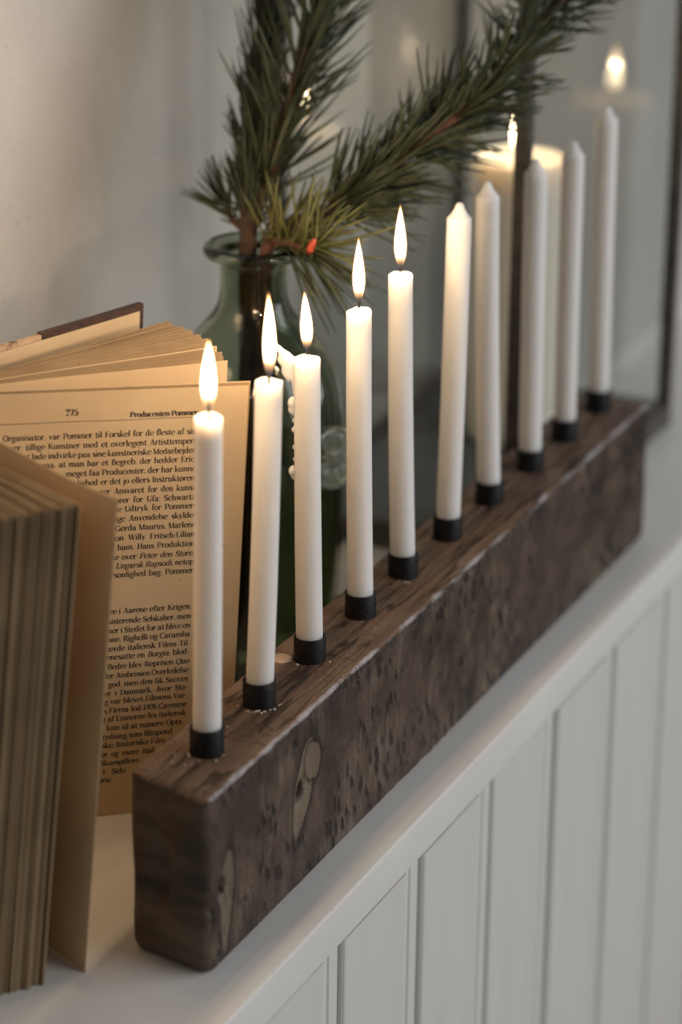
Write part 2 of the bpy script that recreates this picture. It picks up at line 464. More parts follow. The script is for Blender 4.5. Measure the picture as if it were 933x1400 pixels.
for i in range(n_main+1): ylist.append((BY0+rc + (BY1-BY0-2*rc)*i/n_main, 0))
for i in range(4, -1, -1): ylist.append((BY1 - rc*(1-math.cos(R(90*i/5))), rc*(1-math.sin(R(90*i/5)))))
hw, hh = (XF-XB)/2, BH/2
for (y, ins) in ylist:
    kx, kz = (hw-ins)/hw, (hh-ins)/hh
    skew = .0035 if y < .2 else 0
    ring = []
    for (x, z) in SEC:
        px, py, pz = displace(x, y, z)
        px = CX + (px-CX)*kx; pz = (CZ + (pz-CZ)*kz)
        ring.append((px, py + (.0045*(x-CX)/hw*-1)*max(0, 1-(y-BY0)/.03), pz))
    rings.append(ring)
def cap_rings(ring, y0, sgn):
    out = []
    cx = sum(p[0] for p in ring)/len(ring); cz = sum(p[2] for p in ring)/len(ring)
    for k in (.9, .75, .55, .35, .15):
        out.append([(cx+(p[0]-cx)*k, p[1] + sgn*.0009*noise.noise((p[0]*k*50, sgn, p[2]*k*60)), cz+(p[2]-cz)*k) for p in ring])
    return out
rings = list(reversed(cap_rings(rings[0], BY0, -1))) + rings + cap_rings(rings[-1], BY1, 1)
mb.loft(rings)
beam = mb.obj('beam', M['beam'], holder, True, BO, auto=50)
beam['label'] = 'weathered square beam with knots and a rubbed edge, its highlight painted pale'

CUPS = [(0.0012, 0.0013), (0.0003, 0.0563), (0.0, 0.1119), (0.0001, 0.1707), (-0.0016, 0.2274), (-0.0013, 0.2857), (-0.0007, 0.343), (0.0008, 0.4005), (0.0004, 0.4565), (0.0004, 0.5131)]
cup = MB(); cr, ch = .0077, .0128
cup.lathe([(0, -.002), (cr+.0001, -.002), (cr+.0002, .0003), (cr, .002), (cr, ch-.0006), (cr-.0003, ch), (cr-.0007, ch), (cr-.0009, ch-.0006), (cr-.0009, .001), (0, .001)], 36)
cup_mesh = cup.mesh('candle_cup'); cup_mesh.set_sharp_from_angle(angle=R(45)); cup_mesh.materials.append(M['iron'])
def top_z(x, y): return BH + .0
for (x, y) in CUPS:
    o = bpy.data.objects.new('candle_cup', cup_mesh); o.location = (x-BO[0], y-BO[1], BH - .0004); o.rotation_euler.z = random.random()*6; link(o, holder)
# crumbs of wax on the wood round the cups, and one round spill
sp = MB()
for i, (x, y) in enumerate(CUPS[:6]):
    for k in range((9, 16, 5, 3, 2, 1)[i]):
        a = random.uniform(-2.6, .4); rr = cr + random.uniform(.0003, .0032)
        s_ = random.uniform(.00022, .0007)
        px, py = x+rr*math.cos(a), y+rr*math.sin(a)
        sp.lathe([(0, BH-.0006), (s_*1.2, BH+.0002), (s_, BH+s_*.8), (0, BH+s_)], 6, px, py)
for k in range(14):
    px, py, s_ = random.uniform(-.012, .018), random.uniform(-.02, .16), random.uniform(.0002, .0004)
    sp.lathe([(0, BH-.0006), (s_*1.2, BH+.0002), (s_, BH+s_), (0, BH+s_)], 6, px, py)
so = sp.obj('wax_crumbs', M['speck'], holder, True, BO); so['kind'] = 'stuff'; so['label'] = 'tiny pale wax crumbs on the wood'
sp = MB(); sp.lathe([(0.0058, BH-.0006), (.0056, BH+.0002), (.0048, BH+.0007), (0, BH+.0009)], 24, -.0125, .106)
so = sp.obj('wax_spill', simple('spilled_wax', (.50, .38, .30), .4, .1, 100), holder, True, BO); so['label'] = 'round spill of cooled wax'

# ================================================================== CANDLES
TOPS = [(0.0027, 0.245), (0.0047, 0.2446), (-0.0027, 0.2378), (-0.0031, 0.244), (-0.0062, 0.246), (0.0006, 0.2691), (-0.0072, 0.2654), (-0.002, 0.2649), (-0.0013, 0.262), (-0.0022, 0.2695)]
LIT = [
 'burning white taper candle nearest the open book at the near end',
 'burning white taper with tallest flame, second from the near end',
 'burning white taper with a jagged wing of dripped wax on its left side',
 'burning white taper with clean straight sides, next to the dripped candle',
 'burning white taper farthest along the beam, last of the lit ones']
UNLIT = ['unlit white pointed taper right behind the last burning candle, warmly lit',
 'unlit white pointed taper in front of the pillar candle, left of the lantern post',
 'unlit white pointed taper just right of the dark lantern post',
 'unlit white pointed taper second from the far end of the beam',
 'unlit white pointed taper at the far end of the beam']
RC = .0063
FL = [(.0318, .0030), (.0385, .0027), (.0278, .0026), (.0318, .0028), (.0322, .0028)]
FLB = [(0, 0), (-.0015, .0), (-.001, 0), (0, 0), (.0002, 0)]
def wax_body(L, lit, seed, lean):
    mb = MB(); n = 40; prof = []
    if lit:
        zs = [0.0] + [L*i/24 for i in range(1, 24)] + [L-.0018, L-.0006]
        prof = [(RC*(1.02-.06*z/L), z) for z in zs] + [(RC*.95, L), (RC*.86, L+.0003), (RC*.76, L-.0003), (RC*.56, L-.0013), (RC*.25, L-.0012), (0, L-.0008)]
    else:
        Ls = L-.0085
        prof = [(RC, Ls*i/20) for i in range(21)] + [(RC*1.0, Ls+.0001), (RC*.97, Ls+.0006), (RC*.84, Ls+.0014), (RC*.66, Ls+.0028), (RC*.49, Ls+.0045), (RC*.38, Ls+.0062), (RC*.31, Ls+.0076), (RC*.18, Ls+.0084), (0, Ls+.0086)]
    rings = []
    for (r, z) in prof:
        ring = []
        for j in range(n):
            a = 2*math.pi*j/n
            rr = r*(1 + .012*noise.noise((math.cos(a)*1.2, math.sin(a)*1.2 + seed*9, z*25)))
            dz = .0009*noise.noise((math.cos(a)*1.5, math.sin(a)*1.5, seed*5.5)) if (lit and z > L-.002) else 0
            # a slight bow
            bow = lean*.10*math.sin(math.pi*z/L)
            ring.append((rr*math.cos(a) + bow, rr*math.sin(a), z+dz))
        rings.append(ring)
    mb.loft(rings)
    return mb

def flame_profile(L, W_, n=22, power=1.0):
    pts = []
    for i in range(n+1):
        t = i/n
        r = W_*(math.sin(math.pi*min(1, t**.72))**.8)*(1 if t < .45 else (1 - .18*((t-.45)/.55)))
        pts.append((max(r, 0), L*t))
    pts[0] = (0, 0); pts[-1] = (0, L)
    return pts
def make_flame(cx, cy, z, L, W_, parent, tipx=0, hi=12.0, power=.165):
    fl = MB(); fl.lathe(flame_profile(L, W_), 20)
    fl.v = [(x + tipx*(zz/L)**2, y, zz) for x, y, zz in fl.v]
    o = fl.obj('flame', m_flame('flame_glow', L, .03, .12, hi), parent); o.location = (cx, cy, z)
    mt = MB(); mt.lathe(flame_profile(L*1.045, W_*1.2), 20); mt.v = [(x + tipx*(zz/L)**2, y, zz-.0004) for x, y, zz in mt.v]
    m2 = mt.obj('flame_mantle', m_mantle('flame_edge', L), o)
    d = bpy.data.lights.new('flame_light', 'POINT'); d.energy = power; d.color = (1, .70, .42); d.shadow_soft_size = .0025
    lo = bpy.data.objects.new('flame_light', d); lo.location = (tipx*.3, 0, L*.62); link(lo, o)
    return o

for i, ((bx, by), (tx, tz)) in enumerate(zip(CUPS, TOPS)):
    lit = i < 5
    bz = BH + .0012
    L = math.hypot(tz-bz, tx-bx)
    c = empty('taper_candle', (bx, by, bz), LIT[i] if lit else UNLIT[i-5], 'candle', 'taper candles in the wooden beam')
    lean = tx-bx
    c.rotation_euler.y = math.atan2(lean, tz-bz)
    mb = wax_body(L, lit, i+1, lean)
    body = mb.obj('wax_body', M['wax'], c, True, auto=60)
    if lit:
        wk = MB()
        hx = (.0006, -.0012, .0012, .0004, .0)[i]
        wk.tube([(0, 0, L-.003), (0, 0, L+.0015), (hx*.4, 0, L+.0055), (hx, 0, L+.0098)], [.0007, .0007, .0008, .0005], 8)
        wk.obj('wick', M['wick'], c)
        if i in (2, 3, 4):
            wb_ = MB(); wb_.lathe([(.0012, L-.0016), (.0009, L), (.0008, L+.0018), (0, L+.0022)], 10); wb_.obj('waxed_wick_foot', M['wax'], c)
        fL, fW = FL[i]
        make_flame(0, 0, L+(.0028, .0018, .0036, .0036, .0026)[i], fL, fW, c, FLB[i][0])
    if i == 2:
        # the frozen wing of dripped wax and the beads running down that side
        dr = MB()
        out = [(-.0050, -.004), (-.0054, .0004), (-.0070, .0016), (-.0084, .0030), (-.0104, .0040), (-.0126, .0062), (-.0136, .0068), (-.0137, .0046), (-.0133, .0020),
               (-.0136, -.0004), (-.0128, -.0024), (-.0116, -.0036), (-.0117, -.0066), (-.0108, -.0086), (-.0096, -.0098), (-.0088, -.0112), (-.0078, -.0106), (-.0070, -.0124), (-.0066, -.017), (-.0050, -.017)]
        cz_ = L - .0045; cxm = -.0072
        # screen-right is along the camera's right vector: turn the wing to face the camera
        ringsA = []
        for (k, off) in ((.55, -.0017), (.9, -.0011), (1.0, 0), (.9, .0011), (.55, .0017)):
            ringsA.append([(cxm + (x-cxm)*k + .0004*noise.noise((x*900, z*700, off*900)), off*(1.1 if x > -.009 else .75), L + (-.0035 + (z+.0035)*k)) for x, z in out])
        dr.loft(ringsA)
        w_o = dr.obj('wax_wing', M['wax'], c, True, auto=60); w_o['label'] = 'jagged wing of frozen dripped wax'
        w_o.rotation_euler.z = R(24)
        for (zz, s_, ex) in ((-.0215, .0023, -.0068), (-.0245, .0019, -.0070), (-.0345, .0011, -.0064), (-.043, .0010, -.0062), (-.0548, .0020, -.0070), (-.0572, .0014, -.0066), (-.030, .0009, -.0063), (-.049, .0008, -.0062)):
            b_ = MB(); q = 8
            b_.lathe([(0, L+zz-s_*1.5)] + [(s_*math.cos(R(-80+160*j/q)), L+zz+s_*1.3*math.sin(R(-80+160*j/q))) for j in range(q+1)] + [(0, L+zz+s_*1.5)], 12, ex*math.cos(R(24)), ex*math.sin(R(24)))
            b_.obj('wax_drip', M['wax'], c)

# ================================================================== OPEN BOOK
PH = .220
SB, ST = Vector((-.165, .0174)), Vector((-.149, .010))
EB, ET = Vector((-.0451, .1159)), Vector((-.0327, .1124))
book = empty('book', (-.165, .0174, 0), 'old open book with yellowed pages standing upright beside the wooden beam', 'book')
BKO = Vector((-.165, .0174, 0))
def bez(p0, p1, p2, t): return p0*(1-t)**2 + p1*2*t*(1-t) + p2*t*t
class Leaf:
    """sheet standing on the ledge: path from spine to fore-edge, bottom and top"""
    def __init__(s, sb, eb, st, et, bulge, h0, h1, z0=0.0002, curl=0):
        s.sb, s.eb, s.st, s.et, s.b, s.h0, s.h1, s.z0, s.curl = sb, eb, st, et, bulge, h0, h1, z0, curl
    def path(s, a, b, u):
        d = b-a; nrm = Vector((d.y, -d.x)).normalized()        # towards the viewer's side
        q = a + d*u + nrm*(s.b*math.sin(math.pi*min(1, u*1.0))**1.0*(1-u)*1.6)
        q = q + nrm*(s.curl*max(0, u-.6)**2/.16)
        return q
    def at(s, u, k):
        """k: 0 bottom .. 1 top"""
        p = s.path(s.sb, s.eb, u)*(1-k) + s.path(s.st, s.et, u)*k
        z = s.z0 + (s.h0 + (s.h1-s.h0)*u - s.z0)*k
        return Vector((p.x, p.y, z))
    def normal(s, u, k):
        a = s.at(min(1, u+.01), k) - s.at(max(0, u-.01), k)
        n = a.cross(Vector((0, 0, 1)))
        return n.normalized()
    def mesh(s, mb, th, nu=14, nk=4, rag=0):
        f, g = [], []
        for j in range(nk+1):
            for i in range(nu+1):
                u, k = i/nu, j/nk
                p = s.at(u, k); n = s.normal(u, k)
                if rag and i == nu: p = p + (s.at(1, k)-s.at(.95, k)).normalized()*rag*noise.noise((k*7, rag*900, s.eb.x*300))
                f.append(p + n*th/2); g.append(p - n*th/2)
        N = (nu+1)*(nk+1); W1 = nu+1
        fs = []
        for j in range(nk):
            for i in range(nu):
                a = j*W1+i
                fs.append((a, a+1, a+1+W1, a+W1)); fs.append((N+a, N+a+W1, N+a+1+W1, N+a+1))
        for i in range(nu):
            a = nk*W1+i; fs.append((a, a+1, N+a+1, N+a)); fs.append((i+1, i, N+i, N+i+1))
        for j in range(nk):
            a = j*W1+nu; fs.append((a, N+a, N+a+W1, a+W1)); a = j*W1; fs.append((a+W1, N+a+W1, N+a, a))
        mb.add(f+g, fs)
def leaf_obj(leaf, th, mat, name='page', nu=14, nk=4, rag=0):
    mb = MB(); leaf.mesh(mb, th, nu, nk, rag)
    return mb.obj(name, mat, book, True, BKO, auto=40)

# page 275, facing the viewer
page275 = Leaf(SB, EB, ST, ET, .0, PH+.0078, PH)
p275 = leaf_obj(page275, .0003, M['page'], nu=20, nk=10)
p275['label'] = 'printed page numbered 275'
# a few leaves right behind it
for k in range(1, 4):
    a = k*.0007
    off = Vector((-.0004, .0009))*k
    leaf_obj(Leaf(SB+off*.6, EB+off + Vector((-.0002, .0003))*k, ST+off*.6, ET+off+Vector((.0006*(k % 2), .0004)), .0, PH+.0078+.0003*k, PH+.0004*k), .0003, M['page_shaded'] if k < 3 else M['page'])
# the fanned stack between page 275 and the back board
TA, TB = Vector((-.0565, .1365)), Vector((-.1085, .1765))       # fore-edge corners of the stack, top
NST = 30
for k in range(NST):
    f = k/(NST-1); fe = f**.9
    et = TA.lerp(TB, fe) + Vector((random.uniform(-.0012, .0012), random.uniform(-.001, .001)))
    bow = math.sin(math.pi*f)*.010; et = et + Vector((.8, .5))*bow*.5
    eb = et + (EB-ET)*.9
    off = Vector((-.0045, .0075))*(.25 + f)
    st, sb = ST+off+Vector((-.004, .006))*f, SB+off+Vector((-.004, .006))*f
    hh_ = PH + random.uniform(-.0008, .0008) + .002
    leaf_obj(Leaf(sb, eb, st, et, -.004*(1-f), hh_+.006*(1-f), hh_, curl=0), .00042, M['page'] if k in (0, 8, 9) else M['page_shaded'], nu=10, nk=2, rag=.0009)
# back board with endpaper
ct = Vector((-.1285, .1850)); cb = ct + (EB-ET); cst = Vector((-.170, .036)); csb = Vector((-.182, .042))
bc = Leaf(csb, cb, cst, ct, -.002, .2265, .2255)
bco = leaf_obj(bc, .0032, M['marble'], 'cover_board', 20, 6); bco['label'] = 'marbled back board with dark leather corner'
ep = Leaf(csb + Vector((.0022, -.0006)), cb + Vector((.0016, -.003)), cst + Vector((.0022, -.0006)), ct + Vector((.0016, -.003)), -.002, .2245, .2232)
epo = leaf_obj(ep, .0004, M['endpaper'], 'endpaper', 20, 4)
# dark leather corner: sleeve over the outer top corner of the board
class Part(Leaf):
    def __init__(s, base, u0, u1, k0, k1): s.bs, s.u0, s.u1, s.k0, s.k1 = base, u0, u1, k0, k1; s.eb = base.eb
    def at(s, u, k): return s.bs.at(s.u0+(s.u1-s.u0)*u, s.k0+(s.k1-s.k0)*k)
    def normal(s, u, k): return s.bs.normal(s.u0+(s.u1-s.u0)*u, s.k0+(s.k1-s.k0)*k)
lm = MB(); Part(bc, .56, 1.006, .90, 1.004).mesh(lm, .0037, 10, 3)
lc = lm.obj('leather_corner', M['leather'], None, True, BKO, auto=40); lc.parent = bco

# front half of the block: pages turned towards the viewer
FB0, FT0 = Vector((-.0410, -.0762)), Vector((-.0290, -.0560))    # innermost leaf fore-edge, bottom / top
FD = Vector((-.0195, -.0316))                                      # towards the front board
NFR = 90
SBF, STF = SB + Vector((-.002, -.004)), ST + Vector((-.002, -.004))
for k in range(NFR):
    f = k/(NFR-1)*1.55
    j1 = random.uniform(-1, 1)
    gap = .0010*(1 if (k//7) % 2 else 0)
    dirp = Vector((.86, -.51))
    e = FD*f + dirp*(.0005*j1 + .0007*math.sin(k*.63) + .0005*math.sin(k*.17) + (.0015 if k < 2 else 0))
    eb, et = FB0+e, FT0+e+dirp*.0004*j1
    sOff = Vector((-.013, -.022))*f
    hh_ = PH + random.uniform(-.0009, .0007)
    leaf_obj(Leaf(SBF+sOff, eb, STF+sOff, et, .003, hh_, hh_), .00048 + .0002*(k % 5 == 0), M['page_shaded'], nu=8, nk=3, rag=.0006)
# front board
e = FD*1.66; dirp = Vector((.86, -.51))
leaf_obj(Leaf(SBF+Vector((-.013, -.022))*1.66, FB0+e+dirp*.004, STF+Vector((-.013, -.022))*1.66, FT0+e+dirp*.004, .003, .2255, .2255), .003, M['marble'], 'cover_board', 12, 4)
# single loose leaf standing apart from the front block
ll = leaf_obj(Leaf(SB, Vector((-.0300, -.0630)), ST, Vector((-.0186, -.0466)), -.004, PH+.0035, PH, curl=-.0035), .0003, M['page'], nu=24, nk=10)
ll['label'] = 'single leaf swung away from the front pages'
# spine
spn = MB()
pts_b = [Vector((-.158, .024)), Vector((-.172, .044)), Vector((-.190, .046)), Vector((-.203, .020)), Vector((-.2045, -.008)), Vector((-.196, -.024)), Vector((-.178, -.022))]
pb = catmull([Vector((p.x, p.y, 0)) for p in pts_b], 5)
rr_ = []
for z in (.0006, .08, .16, .224):
    sh = Vector((.016, -.007, 0))*(z/.22)
    rr_.append([(p.x+sh.x, p.y+sh.y, z) for p in pb])
spn.loft(rr_)
spo = spn.obj('spine', M['leather'], book, True, BKO, auto=40)

# ---------------------------------------------------------------- printed text: a small modern-face alphabet drawn with a broad pen
THICK, THIN = 2.7, 1.2
class Glyph:
    def __init__(s, wgt=1.0): s.v = []; s.f = []; s.w = wgt
    def sweep(s, pts, k=1.0):
        n0 = len(s.v); n = len(pts)
        for i, (x, y) in enumerate(pts):
            x0, y0 = pts[max(i-1, 0)]; x1, y1 = pts[min(i+1, n-1)]
            dx, dy = x1-x0, y1-y0; l = math.hypot(dx, dy) or 1; dx /= l; dy /= l
            wd = (THIN + (THICK*s.w-THIN)*abs(dy)**1.5)*k/2
            s.v += [(x-dy*wd, y+dx*wd), (x+dy*wd, y-dx*wd)]
        for i in range(n-1):
            a = n0+2*i; s.f.append((a, a+1, a+3, a+2))
    def arc(s, cx, cy, rx, ry, a0, a1, n=10): s.sweep([(cx+rx*math.cos(R(a0+(a1-a0)*i/n)), cy+ry*math.sin(R(a0+(a1-a0)*i/n))) for i in range(n+1)])
    def bar(s, x0, x1, y, t=.8):
        n = len(s.v); s.v += [(x0, y-t/2), (x1, y-t/2), (x1, y+t/2), (x0, y+t/2)]; s.f.append((n, n+1, n+2, n+3))
    def stem(s, x, y0, y1, b=3, t=3):
        """b, t serifs: 1 left, 2 right, 3 both"""
        hw_ = THICK*s.w/2
        n = len(s.v); s.v += [(x-hw_, y0), (x+hw_, y0), (x+hw_, y1), (x-hw_, y1)]; s.f.append((n, n+1, n+2, n+3))
        for y, k, d in ((y0, b, .4), (y1, t, -.4)):
            if k: s.bar(x-(hw_+1.1 if k & 1 else hw_), x+(hw_+1.1 if k & 2 else hw_), y+d, .85)
    def line(s, x0, y0, x1, y1, w_):
        dx, dy = x1-x0, y1-y0; l = math.hypot(dx, dy); a, b = -dy/l*w_/2, dx/l*w_/2
        n = len(s.v); s.v += [(x0+a, y0+b), (x0-a, y0-b), (x1-a, y1-b), (x1+a, y1+b)]; s.f.append((n, n+1, n+2, n+3))
    def dot(s, x, y, r=1.25): 
        n = len(s.v); s.v += [(x+r*math.cos(R(60*i)), y+r*math.sin(R(60*i))) for i in range(6)]; s.f.append(tuple(range(n, n+6)))
XH, CAP, ASC, DESC = 10, 14.5, 15.2, -4.6
def glyph(ch, w_):
    g = Glyph(w_); S, A, B, Ln, D = g.stem, g.arc, g.bar, g.line, g.dot
    T = THICK*w_
    def bowl(cx=4.6, rx=3.7): A(cx, 5, rx, 4.7, 0, 360, 16)
    if ch == 'a': A(4, 7, 2.7, 2.7, 160, 0, 8); D(1.7, 7.6, 1.1); S(6.7, 1, 7.2, 0, 0); A(7.7, 1.2, 1, 1, 180, 300, 4); A(3.9, 2.9, 2.7, 2.7, 60, 330, 10); Ln(4.6, 5.6, 6.4, 6.0, .8); return g, 9.6
    if ch == 'b': S(2, .3, ASC, 0, 1); A(5.2, 5, 3.6, 4.7, 150, -150, 12); return g, 10
    if ch == 'c': A(4.8, 5, 3.7, 4.7, 45, 315, 12); D(7.2, 7.7, 1.2); return g, 8.8
    if ch == 'd': S(7.2, .4, ASC, 2, 1); A(4.4, 5, 3.5, 4.7, 30, 330, 12); return g, 10.3
    if ch == 'e': A(4.7, 5, 3.7, 4.7, 5, 315, 14); B(1.5, 8.4, 5.4, .8); return g, 8.9
    if ch == 'f': S(2.7, .4, 12, 3, 0); A(5.2, 12, 2.4, 3, 180, 50, 7); D(6.5, 13.6, 1.1); B(.6, 5.4, 9.6, .85); return g, 6.3
    if ch == 'g': A(4.2, 6.4, 3, 3.3, 0, 360, 14); A(4.3, -2.2, 3.6, 2.3, 0, 360, 14); Ln(2.2, 3.6, 1.6, 1.2, 1.0); Ln(1.6, 1.0, 6.5, .2, 1.5); Ln(6.2, 8.8, 8.6, 9.7, 1.1); return g, 9.2
    if ch in 'hnm':
        S(2, .4, ASC if ch == 'h' else XH, 3, 1); A(5, 6.8, 2.7, 2.9, 170, 0, 8); S(7.7, .4, 7, 3, 0)
        if ch == 'm': A(10.7, 6.8, 2.7, 2.9, 170, 0, 8); S(13.4, .4, 7, 3, 0); return g, 15.7
        return g, 10.2
    if ch == 'i': S(2.2, .4, XH, 3, 1); D(2.2, 13.6, 1.3); return g, 4.9
    if ch == 'j': S(2.4, -2, XH, 0, 1); A(.9, -2, 1.6, 2.4, 0, -120, 6); D(2.4, 13.6, 1.3); return g, 4.8
    if ch == 'k': S(2, .4, ASC, 3, 1); Ln(2.6, 4, 7.6, 9.6, .95); Ln(4.2, 6, 8.4, .6, T*.95); B(6, 9.4, 9.6, .8); B(6.4, 10.1, .4, .8); return g, 10.2
    if ch == 'l': S(2.2, .4, ASC, 3, 1); return g, 4.8
    if ch == 'o': bowl(); return g, 9.5
    if ch == 'p': S(2, DESC+.4, XH, 3, 1); A(5.2, 5, 3.6, 4.7, 150, -150, 12); return g, 10
    if ch == 'q': S(7.2, DESC+.4, XH, 3, 0); A(4.4, 5, 3.5, 4.7, 30, 330, 12); return g, 10
    if ch == 'r': S(2, .4, XH, 3, 1); A(5, 7, 2.5, 2.6, 170, 45, 6); D(6.7, 8.4, 1.2); return g, 7.5
    if ch == 's': A(4, 7.3, 2.5, 2.4, 40, 250, 8); A(4, 2.7, 2.7, 2.4, 70, -140, 8); Ln(2.4, 6.2, 5.8, 4.0, T); B(1.2, 2, 1.6, 2.4); B(5.8, 6.5, 8.4, 2.2); return g, 7.6
    if ch == 't': S(2.7, 1.6, 12.6, 0, 0); A(4.6, 1.9, 1.9, 1.8, 180, 330, 6); B(.7, 5.6, 9.6, .85); return g, 6.5
    if ch == 'u': S(2, 2.6, XH, 0, 1); A(4.6, 3, 2.6, 2.8, 180, 350, 8); S(7.5, .4, XH, 2, 1); return g, 10.3
    if ch == 'v': Ln(1.8, 9.6, 4.8, .4, T); Ln(7.7, 9.6, 5, .4, .9); B(.2, 3.8, 9.6); B(6, 9.2, 9.6); return g, 9.2
    if ch == 'w': Ln(1.7, 9.6, 4.3, .4, T); Ln(6.8, 9.6, 4.5, .4, .9); Ln(6.6, 9.6, 9.2, .4, T); Ln(11.8, 9.6, 9.4, .4, .9); B(.2, 3.6, 9.6); B(5.2, 8, 9.6); B(10.4, 13.2, 9.6); return g, 13.3
    if ch == 'y': Ln(1.8, 9.6, 4.9, .2, T); Ln(7.8, 9.6, 3.6, -3.6, .9); D(2.6, -3.6, 1.2); B(.2, 3.8, 9.6); B(6, 9.2, 9.6); return g, 9.3
    if ch == 'z': B(1.2, 7.2, 9.5, .9); B(1, 7.4, .5, .9); Ln(6.4, 9.4, 1.9, .6, T*.9); return g, 8.3
    if ch == 'æ': A(3.8, 7, 2.4, 2.7, 160, 0, 8); A(3.7, 2.9, 2.6, 2.7, 60, 330, 10); S(6.3, 2, 7.2, 0, 0); A(9.3, 5, 3.3, 4.7, 5, 315, 12); B(6.4, 12.6, 5.4, .8); return g, 13.2
    if ch == 'ø': bowl(); Ln(1.2, -.6, 8, 10.6, .8); return g, 9.5
    if ch == '.': D(1.8, 1.1, 1.25); return g, 4
    if ch == ',': D(1.8, 1.1, 1.25); Ln(2.5, 1, 1.4, -2, .9); return g, 4
    if ch == ':': D(1.9, 1.1, 1.25); D(1.9, 8.6, 1.25); return g, 4.2
    if ch == '-': B(.7, 4.3, 4.6, 1.2); return g, 5
    if ch == '1': S(3.6, .4, CAP, 3, 1); return g, 8
    if ch == '2': A(3.9, 10.4, 2.9, 3.8, 170, -20, 9); Ln(6.6, 9.2, 1.4, 1, 1.2); B(.9, 7.2, .9, 1.7); D(1.8, 10.4, 1.2); return g, 8.2
    if ch == '5': A(3.7, 4.6, 3.2, 4.3, 140, -150, 10); Ln(1.7, 13.9, 1.5, 7.4, .9); B(1.4, 6.6, 13.6, 1.7); D(1.6, 2.6, 1.2); return g, 8.2
    if ch == '6': A(4, 4.5, 3, 4.2, 0, 360, 12); A(5, 7, 4, 7.2, 180, 80, 8); D(6.2, 12.6, 1.1); return g, 8.2
    if ch == '7': B(1, 7.2, 13.6, 1.6); Ln(6.9, 13.2, 3.4, .2, T*.85); Ln(1.2, 13.6, 1.2, 10.6, .9); return g, 8.2
    if ch == '9': A(4, 9.9, 3, 4.2, 0, 360, 12); A(3, 7.4, 4, 7.2, 0, -100, 8); D(1.9, 1.8, 1.1); return g, 8.2
    if ch == 'A': Ln(6.4, 14.4, 10.4, .4, T); Ln(6.1, 14.2, 2, .4, .95); B(3.4, 9, 4.9, .85); B(0, 4, .4); B(7.7, 12.7, .4); return g, 12.7
    if ch == 'B': S(2.6, .4, CAP-.4, 1, 1); A(5.4, 10.8, 3.2, 3.3, 90, -90, 8); A(5.6, 3.9, 4, 3.5, 90, -90, 8); B(2.6, 5.6, 14.1); B(2.6, 5.6, 7.4); B(2.6, 5.8, .4); return g, 11
    if ch == 'C': A(6.2, 7.2, 4.9, 7, 38, 322, 14); Ln(10.2, 13.8, 10.2, 9.6, .9); return g, 11.6
    if ch == 'D': S(2.6, .4, CAP-.4, 1, 1); A(5.2, 7.2, 5.8, 6.9, 90, -90, 12); B(2.6, 5.4, 14.1); B(2.6, 5.4, .4); return g, 12.3
    if ch == 'E': S(2.6, .4, CAP-.4, 1, 1); B(2.6, 9.6, 14.1); B(2.6, 10, .4); B(2.6, 7, 7.4); Ln(9.6, 14.4, 9.6, 11, .9); Ln(10, .1, 10, 3.8, .9); Ln(7, 9.4, 7, 5.4, .9); return g, 11
    if ch == 'F': S(2.6, .4, CAP-.4, 3, 1); B(2.6, 9.6, 14.1); B(2.6, 7, 7.4); Ln(9.6, 14.4, 9.6, 11, .9); Ln(7, 9.4, 7, 5.4, .9); return g, 10.4
    if ch == 'G': A(6.2, 7.2, 4.9, 7, 38, 340, 14); Ln(10.2, 13.8, 10.2, 9.6, .9); S(10.4, .6, 6, 0, 3); return g, 12.8
    if ch == 'H': S(2.6, .4, CAP-.4, 3, 3); S(10, .4, CAP-.4, 3, 3); B(3, 10, 7.4); return g, 12.8
    if ch == 'I': S(2.7, .4, CAP-.4, 3, 3); return g, 5.6
    if ch == 'K': S(2.6, .4, CAP-.4, 3, 3); Ln(3.2, 5.6, 9.6, 14, .95); Ln(5.6, 8.8, 10.8, .6, T); B(7.4, 11.8, 14.1); B(8, 13, .4); return g, 12.8
    if ch == 'L': S(2.6, .4, CAP-.4, 1, 3); B(2.6, 9.6, .4); Ln(9.6, .1, 9.6, 4.2, .9); return g, 10.4
    if ch == 'M': S(2.2, .4, CAP-.4, 3, 0) if False else Ln(2.2, .3, 2.2, 14.2, .95); Ln(2.6, 14, 7.2, .6, T); Ln(7.3, .6, 12, 14, .95); S(12.6, .4, CAP-.4, 3, 2); B(.4, 3.2, 14.1); B(.4, 4, .4); return g, 15.3
    if ch == 'O': A(6.4, 7.2, 5.2, 7, 0, 360, 18); return g, 12.8
    if ch == 'P': S(2.6, .4, CAP-.4, 3, 1); A(5.6, 10.4, 4, 3.7, 90, -90, 9); B(2.6, 5.8, 14.1); B(2.6, 5.8, 6.7); return g, 10.8
    if ch == 'Q': A(6.4, 7.2, 5.2, 7, 0, 360, 18); Ln(6, 1.4, 10.6, -3.4, 1.5); return g, 12.8
    if ch == 'R': S(2.6, .4, CAP-.4, 3, 1); A(5.6, 10.6, 3.8, 3.5, 90, -90, 9); B(2.6, 5.8, 14.1); B(2.6, 6, 7.1); Ln(6.6, 7, 10, .5, T); B(9, 12, .4); return g, 12
    if ch == 'S': A(5, 10.8, 3.4, 3.4, 30, 250, 9); A(5, 3.7, 3.6, 3.4, 70, -150, 9); Ln(2.6, 9.3, 7.6, 5.4, T); Ln(8.4, 14, 8.4, 10.4, .9); Ln(1.3, .4, 1.3, 4.2, .9); return g, 9.8
    if ch == 'T': S(5.6, .4, CAP-.4, 3, 0); B(.8, 10.4, 14.1); Ln(.9, 14.4, .9, 10.8, .9); Ln(10.3, 14.4, 10.3, 10.8, .9); return g, 11.2
